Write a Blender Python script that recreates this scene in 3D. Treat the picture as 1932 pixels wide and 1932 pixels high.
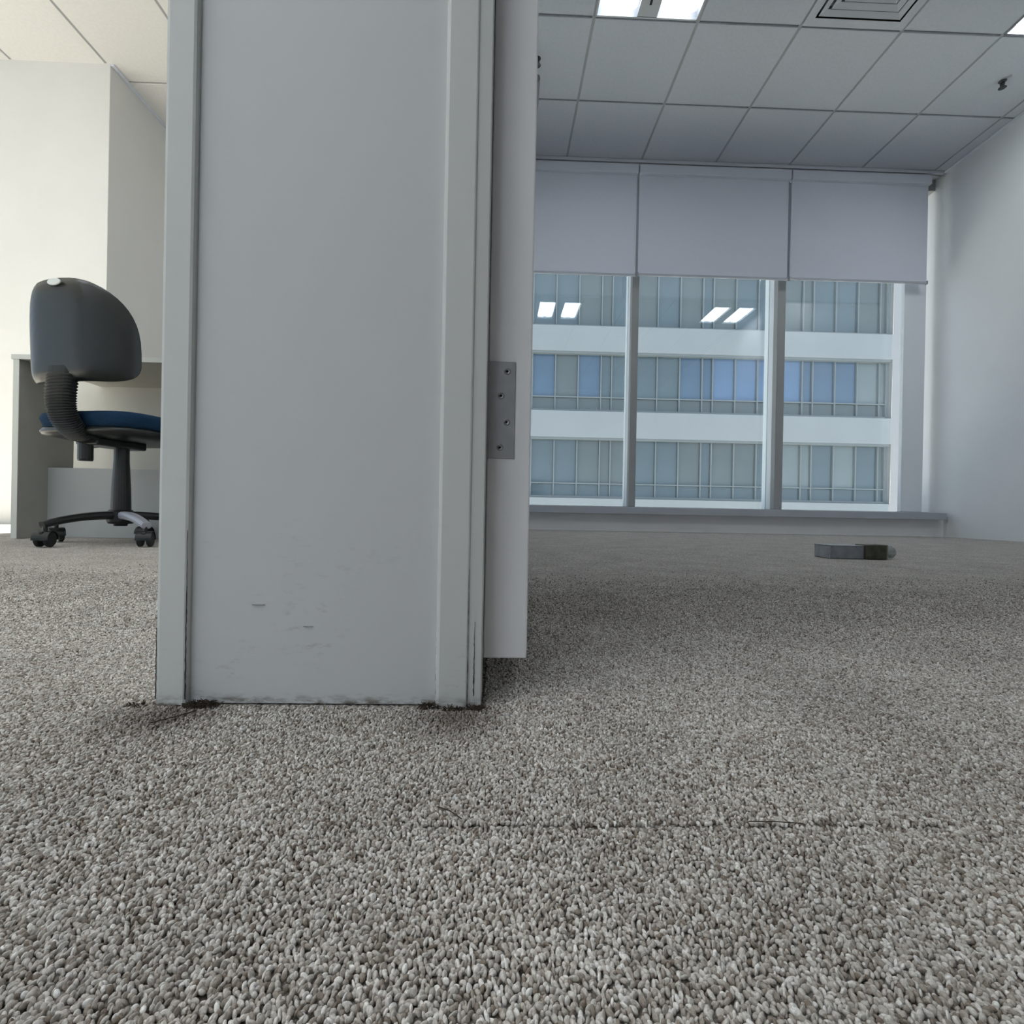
import bpy, bmesh, math, random
import numpy as np
from mathutils import Vector, Matrix
random.seed(7)
S = bpy.context.scene
for o in list(bpy.data.objects): bpy.data.objects.remove(o)
C = S.collection
PI = math.pi
R = math.radians

# ---------------------------------------------------------------- camera, sky, sun, exposure
CAM_H = 0.143
cam_d = bpy.data.cameras.new('camera'); cam = bpy.data.objects.new('camera', cam_d); C.objects.link(cam)
cam_d.sensor_width = 36; cam_d.lens = 18.0; cam_d.clip_start = 0.01; cam_d.clip_end = 400
ro, pi_, ya = R(1.083), R(0.133), R(1.546)
Mz = np.array([[math.cos(ya), -math.sin(ya), 0], [math.sin(ya), math.cos(ya), 0], [0, 0, 1]])
Mx = np.array([[1, 0, 0], [0, math.cos(pi_), -math.sin(pi_)], [0, math.sin(pi_), math.cos(pi_)]])
My = np.array([[math.cos(ro), 0, math.sin(ro)], [0, 1, 0], [-math.sin(ro), 0, math.cos(ro)]])
M = My @ Mx @ Mz
rt, fw, up = M.T @ (1, 0, 0), M.T @ (0, 1, 0), M.T @ (0, 0, 1)
mw = Matrix.Identity(4)
for i in range(3):
    mw[i][0] = rt[i]; mw[i][1] = up[i]; mw[i][2] = -fw[i]
mw.translation = (0, 0, CAM_H)
cam.matrix_world = mw
S.camera = cam

SKY = (0.75, 0.86, 1.0)
SKY_STRENGTH = 1.5
SUN_STRENGTH = 43.0
LIGHT_STRENGTH = 9.5
w = bpy.data.worlds.new('sky'); S.world = w; w.use_nodes = True
bg = w.node_tree.nodes['Background']; bg.inputs[0].default_value = (*SKY, 1); bg.inputs[1].default_value = SKY_STRENGTH
sd = bpy.data.lights.new('sun', 'SUN'); sd.energy = SUN_STRENGTH; sd.angle = R(0.6); sd.color = (1.0, 0.93, 0.82)
sun = bpy.data.objects.new('sun', sd); C.objects.link(sun)
sun.rotation_euler = Vector((0.80, 0.0, -0.60)).to_track_quat('-Z', 'Y').to_euler()
def portal(name, loc, rot, sx, sy):
    d = bpy.data.lights.new(name, 'AREA'); d.shape = 'RECTANGLE'; d.size = sx; d.size_y = sy
    d.cycles.is_portal = True
    o = bpy.data.objects.new(name, d); C.objects.link(o); o.location = loc; o.rotation_euler = rot
portal('portal_right_room', (1.75, 4.5, 1.5), (-PI/2, 0, 0), 3.6, 2.8)
portal('portal_left_room', (-5.75, 0.35, 1.35), (0, -PI/2, 0), 2.5, 6.0)
portal('portal_added_window', (-2.78, -3.3, 1.50), (PI/2, 0, 0), 4.9, 1.95)
S.view_settings.view_transform = 'Standard'; S.view_settings.look = 'None'
S.view_settings.gamma = 1; S.view_settings.use_curve_mapping = False
S.view_settings.exposure = 0.22

# ---------------------------------------------------------------- materials
def mat(name, col, rough=0.6, spec=0.3, metal=0.0, noise=0.0, nscale=20, bump=0.0, bscale=200, emit=None, coat=0.0):
    m = bpy.data.materials.new(name); m.use_nodes = True
    nt = m.node_tree; b = nt.nodes['Principled BSDF']
    b.inputs['Roughness'].default_value = rough; b.inputs['Specular IOR Level'].default_value = spec
    b.inputs['Metallic'].default_value = metal; b.inputs['Coat Weight'].default_value = coat
    b.inputs['Base Color'].default_value = (*col, 1)
    tc = nt.nodes.new('ShaderNodeTexCoord')
    if noise:
        n = nt.nodes.new('ShaderNodeTexNoise'); n.inputs['Scale'].default_value = nscale; n.inputs['Detail'].default_value = 5
        nt.links.new(tc.outputs['Object'], n.inputs['Vector'])
        mr = nt.nodes.new('ShaderNodeMapRange'); mr.inputs[1].default_value = 0.3; mr.inputs[2].default_value = 0.7
        mr.inputs[3].default_value = 1 - noise; mr.inputs[4].default_value = 1 + noise
        nt.links.new(n.outputs[0], mr.inputs[0])
        mx = nt.nodes.new('ShaderNodeVectorMath'); mx.operation = 'SCALE'; mx.inputs[0].default_value = col
        nt.links.new(mr.outputs[0], mx.inputs['Scale']); nt.links.new(mx.outputs[0], b.inputs['Base Color'])
    if bump:
        n2 = nt.nodes.new('ShaderNodeTexNoise'); n2.inputs['Scale'].default_value = bscale; n2.inputs['Detail'].default_value = 3
        nt.links.new(tc.outputs['Object'], n2.inputs['Vector'])
        bp = nt.nodes.new('ShaderNodeBump'); bp.inputs['Strength'].default_value = bump; bp.inputs['Distance'].default_value = 0.002
        nt.links.new(n2.outputs[0], bp.inputs['Height']); nt.links.new(bp.outputs[0], b.inputs['Normal'])
    if emit:
        b.inputs['Emission Color'].default_value = (*emit[0], 1); b.inputs['Emission Strength'].default_value = emit[1]
    return m

WALL = mat('white_wall_paint', (0.83, 0.84, 0.845), 0.7, 0.25, noise=0.02, nscale=3, bump=0.25, bscale=160)
WALLF = mat('bright_white_paint', (0.92, 0.92, 0.93), 0.6, 0.3, noise=0.02, nscale=3)
WALLW = mat('warm_white_wall_paint', (0.69, 0.68, 0.66), 0.75, 0.2, noise=0.02, nscale=3, bump=0.2, bscale=160)
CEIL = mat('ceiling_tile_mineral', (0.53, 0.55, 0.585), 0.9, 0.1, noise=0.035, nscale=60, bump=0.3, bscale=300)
CEILW = mat('ceiling_tile_lightened', (0.72, 0.70, 0.67), 0.9, 0.1, noise=0.03, nscale=60, bump=0.3, bscale=300)  # same tile, lightened to carry the left room's stronger light
TEE = mat('ceiling_tee_metal', (0.33, 0.335, 0.345), 0.6, 0.3)
SLAB = mat('plenum_slab', (0.3, 0.3, 0.3), 0.9)
JAMBL = mat('pale_window_lining', (0.80, 0.83, 0.86), 0.5, 0.3)
DOORP = mat('door_paint', (0.90, 0.885, 0.90), 0.45, 0.4, noise=0.02, nscale=8, bump=0.06, bscale=90)
ALU = mat('window_aluminium', (0.34, 0.34, 0.335), 0.4, 0.4, noise=0.02, nscale=10)
BLIND = mat('blind_fabric', (0.68, 0.70, 0.77), 0.9, 0.1, noise=0.03, nscale=300, bump=0.2, bscale=600)
BLINDH = mat('blind_cassette', (0.70, 0.72, 0.78), 0.5, 0.3)
SILLD = mat('gap_strip_grey', (0.30, 0.32, 0.35), 0.6, 0.3)
SILLM = mat('sill_laminate', (0.44, 0.46, 0.50), 0.45, 0.4, noise=0.04, nscale=6)
STEEL = mat('brushed_steel', (0.40, 0.40, 0.41), 0.42, 0.5, metal=0.75, noise=0.08, nscale=90)
SCREW = mat('screw_steel', (0.30, 0.30, 0.30), 0.4, 0.5, metal=0.8)
DARK = mat('dark_gap', (0.02, 0.02, 0.02), 0.9)
CRACK = mat('crack_dirt', (0.10, 0.095, 0.09), 0.9, 0.1, noise=0.5, nscale=150)
BLACKPL = mat('black_plastic', (0.009, 0.011, 0.0105), 0.30, 0.38, noise=0.1, nscale=40, bump=0.15, bscale=900)
RUBBER = mat('black_rubber', (0.015, 0.017, 0.017), 0.6, 0.3)
SEATF = mat('blue_fabric', (0.012, 0.034, 0.070), 0.95, 0.1, noise=0.25, nscale=400, bump=0.5, bscale=900)
SEATSH = mat('seat_pan_plastic', (0.10, 0.11, 0.12), 0.35, 0.5)
GREYPL = mat('pale_plastic', (0.62, 0.64, 0.62), 0.5, 0.4)
CHROME = mat('worn_steel_leg', (0.42, 0.43, 0.50), 0.35, 0.5, metal=0.4)
DESK = mat('desk_grey_laminate', (0.37, 0.365, 0.33), 0.6, 0.3, noise=0.04, nscale=12)
DESKB = mat('desk_back_beige', (0.50, 0.49, 0.45), 0.7, 0.2)
DESKE = mat('desk_pale_edge', (0.52, 0.53, 0.50), 0.6, 0.3)
DESKM = mat('modesty_panel_grey', (0.38, 0.39, 0.39), 0.6, 0.3, noise=0.03, nscale=12)
CONC = mat('white_facade_panel', (0.31, 0.32, 0.32), 0.8, 0.2, noise=0.03, nscale=0.6)
FMUL = mat('facade_mullion', (0.20, 0.22, 0.22), 0.5, 0.3)
ASPH = mat('street_paving', (0.30, 0.30, 0.29), 0.9, 0.1, noise=0.1, nscale=0.5)
TROFF = mat('troffer_metal', (0.30, 0.31, 0.33), 0.4, 0.4, metal=0.3)
LAMP = mat('lit_lamp_trough', (0.9, 0.9, 0.9), 0.5, emit=((0.87, 0.94, 1.0), LIGHT_STRENGTH))
VENT = mat('diffuser_metal', (0.50, 0.52, 0.55), 0.5, 0.3)
VENTD = mat('diffuser_throat', (0.20, 0.205, 0.215), 0.8)
SPRK = mat('sprinkler_bronze', (0.05, 0.05, 0.055), 0.4, 0.5, metal=0.4)
BOXG = mat('grey_carton', (0.36, 0.38, 0.41), 0.8, 0.2, noise=0.15, nscale=40)
BOXO = mat('olive_carton', (0.10, 0.10, 0.075), 0.8, 0.2, noise=0.3, nscale=50)
BOXE = mat('pale_board_edge', (0.34, 0.33, 0.25), 0.8, 0.2)
SCUFF = mat('scuff_grey', (0.34, 0.34, 0.34), 0.7, 0.2)
FIBRE = mat('dark_fibre', (0.065, 0.050, 0.038), 0.9, 0.1)

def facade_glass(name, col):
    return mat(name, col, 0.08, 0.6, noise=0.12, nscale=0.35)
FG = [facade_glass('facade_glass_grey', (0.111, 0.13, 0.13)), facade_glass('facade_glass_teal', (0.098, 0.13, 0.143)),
      facade_glass('facade_glass_painted_sky_dim', (0.085, 0.132, 0.19)), facade_glass('facade_glass_pale', (0.169, 0.195, 0.195)),
      facade_glass('facade_glass_painted_sky', (0.108, 0.172, 0.27))]  # sky reflection painted in as the two blue tints

def glass_mat(name, r0=0.08, tint=(0.93, 0.97, 0.98)):
    m = bpy.data.materials.new(name); m.use_nodes = True; nt = m.node_tree; nt.nodes.clear()
    out = nt.nodes.new('ShaderNodeOutputMaterial'); mix = nt.nodes.new('ShaderNodeMixShader')
    tr = nt.nodes.new('ShaderNodeBsdfTransparent'); tr.inputs[0].default_value = (*tint, 1)
    gl = nt.nodes.new('ShaderNodeBsdfGlossy'); gl.inputs['Roughness'].default_value = 0.0
    lw = nt.nodes.new('ShaderNodeLayerWeight'); lw.inputs[0].default_value = 0.5
    p = nt.nodes.new('ShaderNodeMath'); p.operation = 'POWER'; p.inputs[1].default_value = 5
    mr = nt.nodes.new('ShaderNodeMapRange'); mr.inputs[3].default_value = r0; mr.inputs[4].default_value = 1
    nt.links.new(lw.outputs['Facing'], p.inputs[0]); nt.links.new(p.outputs[0], mr.inputs[0]); nt.links.new(mr.outputs[0], mix.inputs[0])
    nt.links.new(tr.outputs[0], mix.inputs[1]); nt.links.new(gl.outputs[0], mix.inputs[2]); nt.links.new(mix.outputs[0], out.inputs[0])
    return m
GLASS = glass_mat('window_glass')
CLEARPL = glass_mat('clear_plastic', 0.10, (0.80, 0.82, 0.82))

# painted frame metal with grime and scuffs that gather near the floor
def frame_mat(name, col):
    m = mat(name, col, 0.5, 0.35, bump=0.08, bscale=70)
    nt = m.node_tree; b = nt.nodes['Principled BSDF']
    geo = nt.nodes.new('ShaderNodeNewGeometry'); sep = nt.nodes.new('ShaderNodeSeparateXYZ'); nt.links.new(geo.outputs['Position'], sep.inputs[0])
    # low dirt band
    mr = nt.nodes.new('ShaderNodeMapRange'); mr.inputs[1].default_value = 0.16; mr.inputs[2].default_value = 0.0
    mr.inputs[3].default_value = 0.0; mr.inputs[4].default_value = 1.0; nt.links.new(sep.outputs[2], mr.inputs[0])
    mp = nt.nodes.new('ShaderNodeMapping'); mp.inputs['Scale'].default_value = (1, 1, 3.0); nt.links.new(geo.outputs['Position'], mp.inputs[0])
    n = nt.nodes.new('ShaderNodeTexNoise'); n.inputs['Scale'].default_value = 70; n.inputs['Detail'].default_value = 6; n.inputs['Roughness'].default_value = 0.7
    nt.links.new(mp.outputs[0], n.inputs['Vector'])
    r2 = nt.nodes.new('ShaderNodeMapRange'); r2.inputs[1].default_value = 0.56; r2.inputs[2].default_value = 0.72; nt.links.new(n.outputs[0], r2.inputs[0])
    n3 = nt.nodes.new('ShaderNodeTexNoise'); n3.inputs['Scale'].default_value = 14; n3.inputs['Detail'].default_value = 2
    nt.links.new(geo.outputs['Position'], n3.inputs['Vector'])
    r3 = nt.nodes.new('ShaderNodeMapRange'); r3.inputs[1].default_value = 0.45; r3.inputs[2].default_value = 0.62; nt.links.new(n3.outputs[0], r3.inputs[0])
    mu = nt.nodes.new('ShaderNodeMath'); mu.operation = 'MULTIPLY'; nt.links.new(mr.outputs[0], mu.inputs[0]); nt.links.new(r2.outputs[0], mu.inputs[1])
    mu2 = nt.nodes.new('ShaderNodeMath'); mu2.operation = 'MULTIPLY'; nt.links.new(mu.outputs[0], mu2.inputs[0]); nt.links.new(r3.outputs[0], mu2.inputs[1])
    mu3 = nt.nodes.new('ShaderNodeMath'); mu3.operation = 'MULTIPLY'; mu3.inputs[1].default_value = 0.75; nt.links.new(mu2.outputs[0], mu3.inputs[0])
    mx = nt.nodes.new('ShaderNodeMix'); mx.data_type = 'RGBA'
    mx.inputs[6].default_value = (*col, 1); mx.inputs[7].default_value = (0.28, 0.27, 0.25, 1)
    nt.links.new(mu3.outputs[0], mx.inputs[0])
    # grime right at the foot
    mr4 = nt.nodes.new('ShaderNodeMapRange'); mr4.inputs[1].default_value = 0.008; mr4.inputs[2].default_value = 0.0
    nt.links.new(sep.outputs[2], mr4.inputs[0])
    r5 = nt.nodes.new('ShaderNodeMapRange'); r5.inputs[1].default_value = 0.42; r5.inputs[2].default_value = 0.6; nt.links.new(n.outputs[0], r5.inputs[0])
    mu5 = nt.nodes.new('ShaderNodeMath'); mu5.operation = 'MULTIPLY'; nt.links.new(mr4.outputs[0], mu5.inputs[0]); nt.links.new(r5.outputs[0], mu5.inputs[1])
    mx2 = nt.nodes.new('ShaderNodeMix'); mx2.data_type = 'RGBA'; mx2.inputs[7].default_value = (0.16, 0.13, 0.10, 1)
    nt.links.new(mx.outputs[2], mx2.inputs[6]); nt.links.new(mu5.outputs[0], mx2.inputs[0])
    nt.links.new(mx2.outputs[2], b.inputs['Base Color'])
    return m
FRAMEM = frame_mat('frame_paint_worn', (0.64, 0.645, 0.63))
LININGM = frame_mat('lining_paint_worn', (0.625, 0.63, 0.635))

# carpet: stain factor shared by the base and the pile (brown soil round the frame's feet)
def stain(nt, geo):
    res = None
    for (cx, cy, rad) in ((-0.222, 0.352, 0.050), (-0.025, 0.352, 0.045)):
        vm = nt.nodes.new('ShaderNodeVectorMath'); vm.operation = 'DISTANCE'
        vm.inputs[1].default_value = (cx, cy, 0.0); nt.links.new(geo.outputs['Position'], vm.inputs[0])
        mr = nt.nodes.new('ShaderNodeMapRange'); mr.inputs[1].default_value = rad; mr.inputs[2].default_value = 0.005
        mr.inputs[3].default_value = 0; mr.inputs[4].default_value = 0.75
        nt.links.new(vm.outputs['Value'], mr.inputs[0])
        if res is None: res = mr.outputs[0]
        else:
            a = nt.nodes.new('ShaderNodeMath'); a.operation = 'ADD'; nt.links.new(res, a.inputs[0]); nt.links.new(mr.outputs[0], a.inputs[1]); res = a.outputs[0]
    return res
def ramp(nt, stops):
    cr = nt.nodes.new('ShaderNodeValToRGB'); e = cr.color_ramp.elements
    e[0].position, e[0].color = stops[0][0], (*stops[0][1], 1); e[1].position, e[1].color = stops[-1][0], (*stops[-1][1], 1)
    for p, c in stops[1:-1]:
        x = e.new(p); x.color = (*c, 1)
    return cr
YARN = [(0.0, (0.25, 0.20, 0.16)), (0.12, (0.39, 0.34, 0.295)), (0.5, (0.59, 0.545, 0.495)), (0.85, (0.74, 0.695, 0.65)), (1.0, (0.90, 0.87, 0.83))]
def broad(nt, geo):          # large soft wear tone of the carpet
    n = nt.nodes.new('ShaderNodeTexNoise'); n.inputs['Scale'].default_value = 9; n.inputs['Detail'].default_value = 4
    nt.links.new(geo.outputs['Position'], n.inputs['Vector'])
    mr = nt.nodes.new('ShaderNodeMapRange'); mr.inputs[1].default_value = 0.3; mr.inputs[2].default_value = 0.7
    mr.inputs[3].default_value = 0.88; mr.inputs[4].default_value = 1.10; nt.links.new(n.outputs[0], mr.inputs[0])
    return mr.outputs[0]
def finish_carpet(nt, b, colsock, geo):
    sc = nt.nodes.new('ShaderNodeVectorMath'); sc.operation = 'SCALE'
    nt.links.new(colsock, sc.inputs[0]); nt.links.new(broad(nt, geo), sc.inputs['Scale'])
    mx = nt.nodes.new('ShaderNodeMix'); mx.data_type = 'RGBA'; mx.inputs[7].default_value = (0.13, 0.10, 0.08, 1)
    nt.links.new(stain(nt, geo), mx.inputs[0]); nt.links.new(sc.outputs[0], mx.inputs[6])
    nt.links.new(mx.outputs[2], b.inputs['Base Color'])
def carpet_pile_mat():
    m = bpy.data.materials.new('carpet_loop_yarn'); m.use_nodes = True; nt = m.node_tree; b = nt.nodes['Principled BSDF']
    b.inputs['Roughness'].default_value = 0.95; b.inputs['Specular IOR Level'].default_value = 0.1
    oi = nt.nodes.new('ShaderNodeObjectInfo'); cr = ramp(nt, YARN); nt.links.new(oi.outputs['Random'], cr.inputs[0])
    geo = nt.nodes.new('ShaderNodeNewGeometry')
    n = nt.nodes.new('ShaderNodeTexNoise'); n.inputs['Scale'].default_value = 1100; n.inputs['Detail'].default_value = 3
    nt.links.new(geo.outputs['Position'], n.inputs['Vector'])
    mr = nt.nodes.new('ShaderNodeMapRange'); mr.inputs[1].default_value = 0.3; mr.inputs[2].default_value = 0.7; mr.inputs[3].default_value = 0.78; mr.inputs[4].default_value = 1.2
    nt.links.new(n.outputs[0], mr.inputs[0])
    sc = nt.nodes.new('ShaderNodeVectorMath'); sc.operation = 'SCALE'; nt.links.new(cr.outputs[0], sc.inputs[0]); nt.links.new(mr.outputs[0], sc.inputs['Scale'])
    bp = nt.nodes.new('ShaderNodeBump'); bp.inputs['Strength'].default_value = 0.6; bp.inputs['Distance'].default_value = 0.0006
    nt.links.new(n.outputs[0], bp.inputs['Height']); nt.links.new(bp.outputs[0], b.inputs['Normal'])
    finish_carpet(nt, b, sc.outputs[0], geo)
    return m
def carpet_far_mat():
    m = bpy.data.materials.new('carpet_weave'); m.use_nodes = True; nt = m.node_tree; b = nt.nodes['Principled BSDF']
    b.inputs['Roughness'].default_value = 0.97; b.inputs['Specular IOR Level'].default_value = 0.1
    geo = nt.nodes.new('ShaderNodeNewGeometry')
    v = nt.nodes.new('ShaderNodeTexVoronoi'); v.inputs['Scale'].default_value = 440; v.voronoi_dimensions = '2D'
    nt.links.new(geo.outputs['Position'], v.inputs['Vector'])
    sp = nt.nodes.new('ShaderNodeSeparateColor'); nt.links.new(v.outputs['Color'], sp.inputs[0])
    cr = ramp(nt, YARN); nt.links.new(sp.outputs[0], cr.inputs[0])
    mr = nt.nodes.new('ShaderNodeMapRange'); mr.inputs[1].default_value = 0.25; mr.inputs[2].default_value = 0.75
    mr.inputs[3].default_value = 1.0; mr.inputs[4].default_value = 0.45; nt.links.new(v.outputs['Distance'], mr.inputs[0])
    sc = nt.nodes.new('ShaderNodeVectorMath'); sc.operation = 'SCALE'; nt.links.new(cr.outputs[0], sc.inputs[0]); nt.links.new(mr.outputs[0], sc.inputs['Scale'])
    bp = nt.nodes.new('ShaderNodeBump'); bp.invert = True; bp.inputs['Strength'].default_value = 0.7; bp.inputs['Distance'].default_value = 0.0015
    nt.links.new(v.outputs['Distance'], bp.inputs['Height']); nt.links.new(bp.outputs[0], b.inputs['Normal'])
    dk_ = nt.nodes.new('ShaderNodeVectorMath'); dk_.operation = 'SCALE'; dk_.inputs['Scale'].default_value = 0.83  # flat carpet darkened to stand in for shade between loops
    nt.links.new(sc.outputs[0], dk_.inputs[0])
    finish_carpet(nt, b, dk_.outputs[0], geo)
    return m
PILE = carpet_pile_mat(); CARPET = carpet_far_mat()

# ---------------------------------------------------------------- helpers
def link(name, me, m=None, parent=None):
    o = bpy.data.objects.new(name, me); C.objects.link(o)
    if m and me and not me.materials: me.materials.append(m)
    if parent: o.parent = parent
    return o
def tag(o, label=None, cat=None, group=None, kind=None):
    if label: o['label'] = label
    if cat: o['category'] = cat
    if group: o['group'] = group
    if kind: o['kind'] = kind
    return o
def empty(name, loc=(0, 0, 0), rz=0):
    o = bpy.data.objects.new(name, None); C.objects.link(o); o.location = loc; o.rotation_euler = (0, 0, rz)
    o.empty_display_size = 0.05
    return o
def bm_new(): return bmesh.new()
def bx(bm, x0, x1, y0, y1, z0, z1):
    vs = [bm.verts.new((x, y, z)) for x in (x0, x1) for y in (y0, y1) for z in (z0, z1)]
    for f in ((0, 1, 3, 2), (4, 6, 7, 5), (0, 4, 5, 1), (2, 3, 7, 6), (0, 2, 6, 4), (1, 5, 7, 3)):
        bm.faces.new([vs[i] for i in f])
    return vs
def fin(name, bm, m, parent=None, bevel=0.0, seg=2, smooth=False):
    if bevel > 0:
        bmesh.ops.bevel(bm, geom=list(bm.edges), offset=bevel, segments=seg, affect='EDGES', profile=0.5, clamp_overlap=True)
    bmesh.ops.recalc_face_normals(bm, faces=list(bm.faces))
    me = bpy.data.meshes.new(name); bm.to_mesh(me); bm.free()
    if smooth:
        for p in me.polygons: p.use_smooth = True
    return link(name, me, m, parent)
def box(name, x0, x1, y0, y1, z0, z1, m, parent=None, bevel=0.0, seg=2):
    bm = bm_new(); bx(bm, x0, x1, y0, y1, z0, z1); return fin(name, bm, m, parent, bevel, seg)
def boxes(name, lst, m, parent=None, bevel=0.0):
    bm = bm_new()
    for b in lst: bx(bm, *b)
    return fin(name, bm, m, parent, bevel)
def lathe(bm, prof, n=24, axis='z', c=(0, 0, 0)):
    rings = []
    for r_, z_ in prof:
        ring = []
        for i in range(n):
            a = 2*PI*i/n; p = (r_*math.cos(a), r_*math.sin(a), z_)
            if axis == 'x': p = (p[2], p[0], p[1])
            if axis == 'y': p = (p[0], p[2], p[1])
            ring.append(bm.verts.new((p[0]+c[0], p[1]+c[1], p[2]+c[2])))
        rings.append(ring)
    for a, b in zip(rings, rings[1:]):
        for i in range(n): bm.faces.new((a[i], a[(i+1) % n], b[(i+1) % n], b[i]))
    bm.faces.new(list(reversed(rings[0]))); bm.faces.new(rings[-1])
def sweep(bm, pts, sizes, n=10, sq=2.6, side=None):
    """tube along pts; sizes = (half width across, half height) per point; superellipse section"""
    P = [Vector(p) for p in pts]; rings = []
    for i, p in enumerate(P):
        t = (P[min(i+1, len(P)-1)] - P[max(i-1, 0)]).normalized()
        sdv = Vector(side) if side else (t.cross(Vector((0, 0, 1))) if abs(t.z) < 0.95 else Vector((1, 0, 0)))
        sdv = (sdv - t*sdv.dot(t)).normalized(); u = t.cross(sdv).normalized()
        ring = []
        for k in range(n):
            a = 2*PI*k/n; ca, sa = math.cos(a), math.sin(a)
            x = math.copysign(abs(ca)**(2/sq), ca)*sizes[i][0]; y = math.copysign(abs(sa)**(2/sq), sa)*sizes[i][1]
            ring.append(bm.verts.new(p + sdv*x + u*y))
        rings.append(ring)
    for a, b in zip(rings, rings[1:]):
        for i in range(n): bm.faces.new((a[i], a[(i+1) % n], b[(i+1) % n], b[i]))
    bm.faces.new(list(reversed(rings[0]))); bm.faces.new(rings[-1])
def struct(o): o['kind'] = 'structure'; return o

CZ = 2.943           # ceiling height
RW = 3.560           # right wall
# ---------------------------------------------------------------- floor
floor = box('floor', -5.62, 3.68, -3.1, 4.5, -0.12, -0.0012, CARPET); struct(floor)

def carpet_pile():
    s = 0.00168
    rng = np.random.default_rng(3)
    ys = np.arange(0.05, 1.40, s*0.94); pts = []
    for y in ys:
        half = 1.04*y + 0.32
        x = np.arange(-half, half, s)
        yy = y + rng.uniform(-0.45, 0.45, x.size)*s; xx = x + rng.uniform(-0.45, 0.45, x.size)*s
        pts.append(np.stack([xx, yy, rng.uniform(-0.0006, 0.0005, x.size)], 1))
    P = np.concatenate(pts)
    X, Y = P[:, 0], P[:, 1]
    keep = ~((X > -0.243) & (X < -0.008) & (Y > 0.369))
    # seam between two carpet tiles: a hairline where loops are missing
    seam_y = 0.2315 + 0.0006*np.sin(X*90) + 0.002*(X-0.1)
    keep &= ~((np.abs(Y-seam_y) < 0.0013) & (X > -0.03) & (X < 0.21) & (rng.random(X.size) < 0.88))
    keep &= ~((np.abs(X - (-0.205 - 0.35*(0.362-Y))) < 0.0012) & (Y > 0.325) & (Y < 0.366))
    keep &= rng.random(X.size) < (1-np.clip((Y-0.45)/0.9, 0, 1))**3
    keep &= rng.random(X.size) < (1-np.clip((np.abs(X)-1.04*Y-0.06)/0.26, 0, 1))**2
    P = P[keep]
    me = bpy.data.meshes.new('carpet_pile'); me.vertices.add(len(P)); me.vertices.foreach_set('co', P.astype(np.float32).ravel())
    me.update()
    o = link('carpet_pile', me, None)
    g = bpy.data.node_groups.new('loops', 'GeometryNodeTree')
    g.interface.new_socket('Geometry', in_out='INPUT', socket_type='NodeSocketGeometry')
    g.interface.new_socket('Geometry', in_out='OUTPUT', socket_type='NodeSocketGeometry')
    N = g.nodes; L = g.links
    gi, go = N.new('NodeGroupInput'), N.new('NodeGroupOutput')
    ico = N.new('GeometryNodeMeshIcoSphere'); ico.inputs['Radius'].default_value = 1.0; ico.inputs['Subdivisions'].default_value = 2
    tr = N.new('GeometryNodeTransform'); tr.inputs['Scale'].default_value = (0.00068, 0.00128, 0.00112)
    sm = N.new('GeometryNodeSetMaterial'); sm.inputs['Material'].default_value = PILE
    sh = N.new('GeometryNodeSetShadeSmooth')
    iop = N.new('GeometryNodeInstanceOnPoints')
    def rnd(a, b, seed):
        r_ = N.new('FunctionNodeRandomValue'); r_.data_type = 'FLOAT_VECTOR'
        r_.inputs[0].default_value = a; r_.inputs[1].default_value = b; r_.inputs['Seed'].default_value = seed
        return r_.outputs[0]
    L.new(ico.outputs[0], tr.inputs['Geometry']); L.new(tr.outputs[0], sh.inputs['Geometry']); L.new(sh.outputs[0], sm.inputs['Geometry'])
    L.new(gi.outputs[0], iop.inputs['Points']); L.new(sm.outputs[0], iop.inputs['Instance'])
    L.new(rnd((-0.9, -0.5, -1.3), (0.9, 0.5, 1.3), 1), iop.inputs['Rotation'])
    L.new(rnd((0.7, 0.65, 0.7), (1.35, 1.4, 1.35), 2), iop.inputs['Scale'])
    L.new(iop.outputs[0], go.inputs[0])
    md = o.modifiers.new('loops', 'NODES'); md.node_group = g
    tag(o, 'short looped grey beige carpet pile around the white door frame', 'carpet', kind='stuff')
carpet_pile()

# ---------------------------------------------------------------- walls
struct(box('wall_right', RW, RW+0.12, -3.1, 4.45, -0.1, 3.1, WALL))
wf = struct(box('wall_far', -0.03, RW, 4.0, 4.42, -0.1, 0.15, WALLF))
BX0, BX1, BZ0, BZ1 = -5.2, -0.35, 0.55, 2.45
struct(boxes('wall_back', [(-5.62, BX0, -3.22, -3.1, -0.1, 3.1), (BX1, 3.68, -3.22, -3.1, -0.1, 3.1), (BX0, BX1, -3.22, -3.1, -0.1, BZ0), (BX0, BX1, -3.22, -3.1, BZ1, 3.1)], WALL))
w3 = empty('window_3_added', (0, -3.16, 0)); struct(w3)  # unseen window added behind the camera to light the door jamb
for xx in (BX0, -3.65, -2.05, BX1-0.05): box('mullion', xx, xx+0.05, -0.05, 0.05, BZ0, BZ1, ALU, w3)
for zz in (BZ0, BZ1-0.05): box('rail', BX0, BX1, -0.05, 0.05, zz, zz+0.05, ALU, w3)
box('pane', BX0+0.05, BX1-0.05, -0.004, 0.004, BZ0+0.05, BZ1-0.05, GLASS, w3)
boxes('header', [(-0.03, RW, 4.10, 4.42, 2.945, 3.1)], WALL, wf)
bm = bm_new()
bx(bm, -0.228, -0.028, 0.386, 4.6, -0.1, 3.1)
bx(bm, -0.228, -0.028, -3.1, -0.46, -0.1, 3.1)
bx(bm, -0.228, -0.028, -0.46, 0.386, 2.10, 3.1)
struct(fin('wall_middle', bm, WALL))
struct(box('wall_column', -5.62, -2.525, 3.34, 4.6, -0.1, 3.1, WALLW, bevel=0.003))
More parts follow.
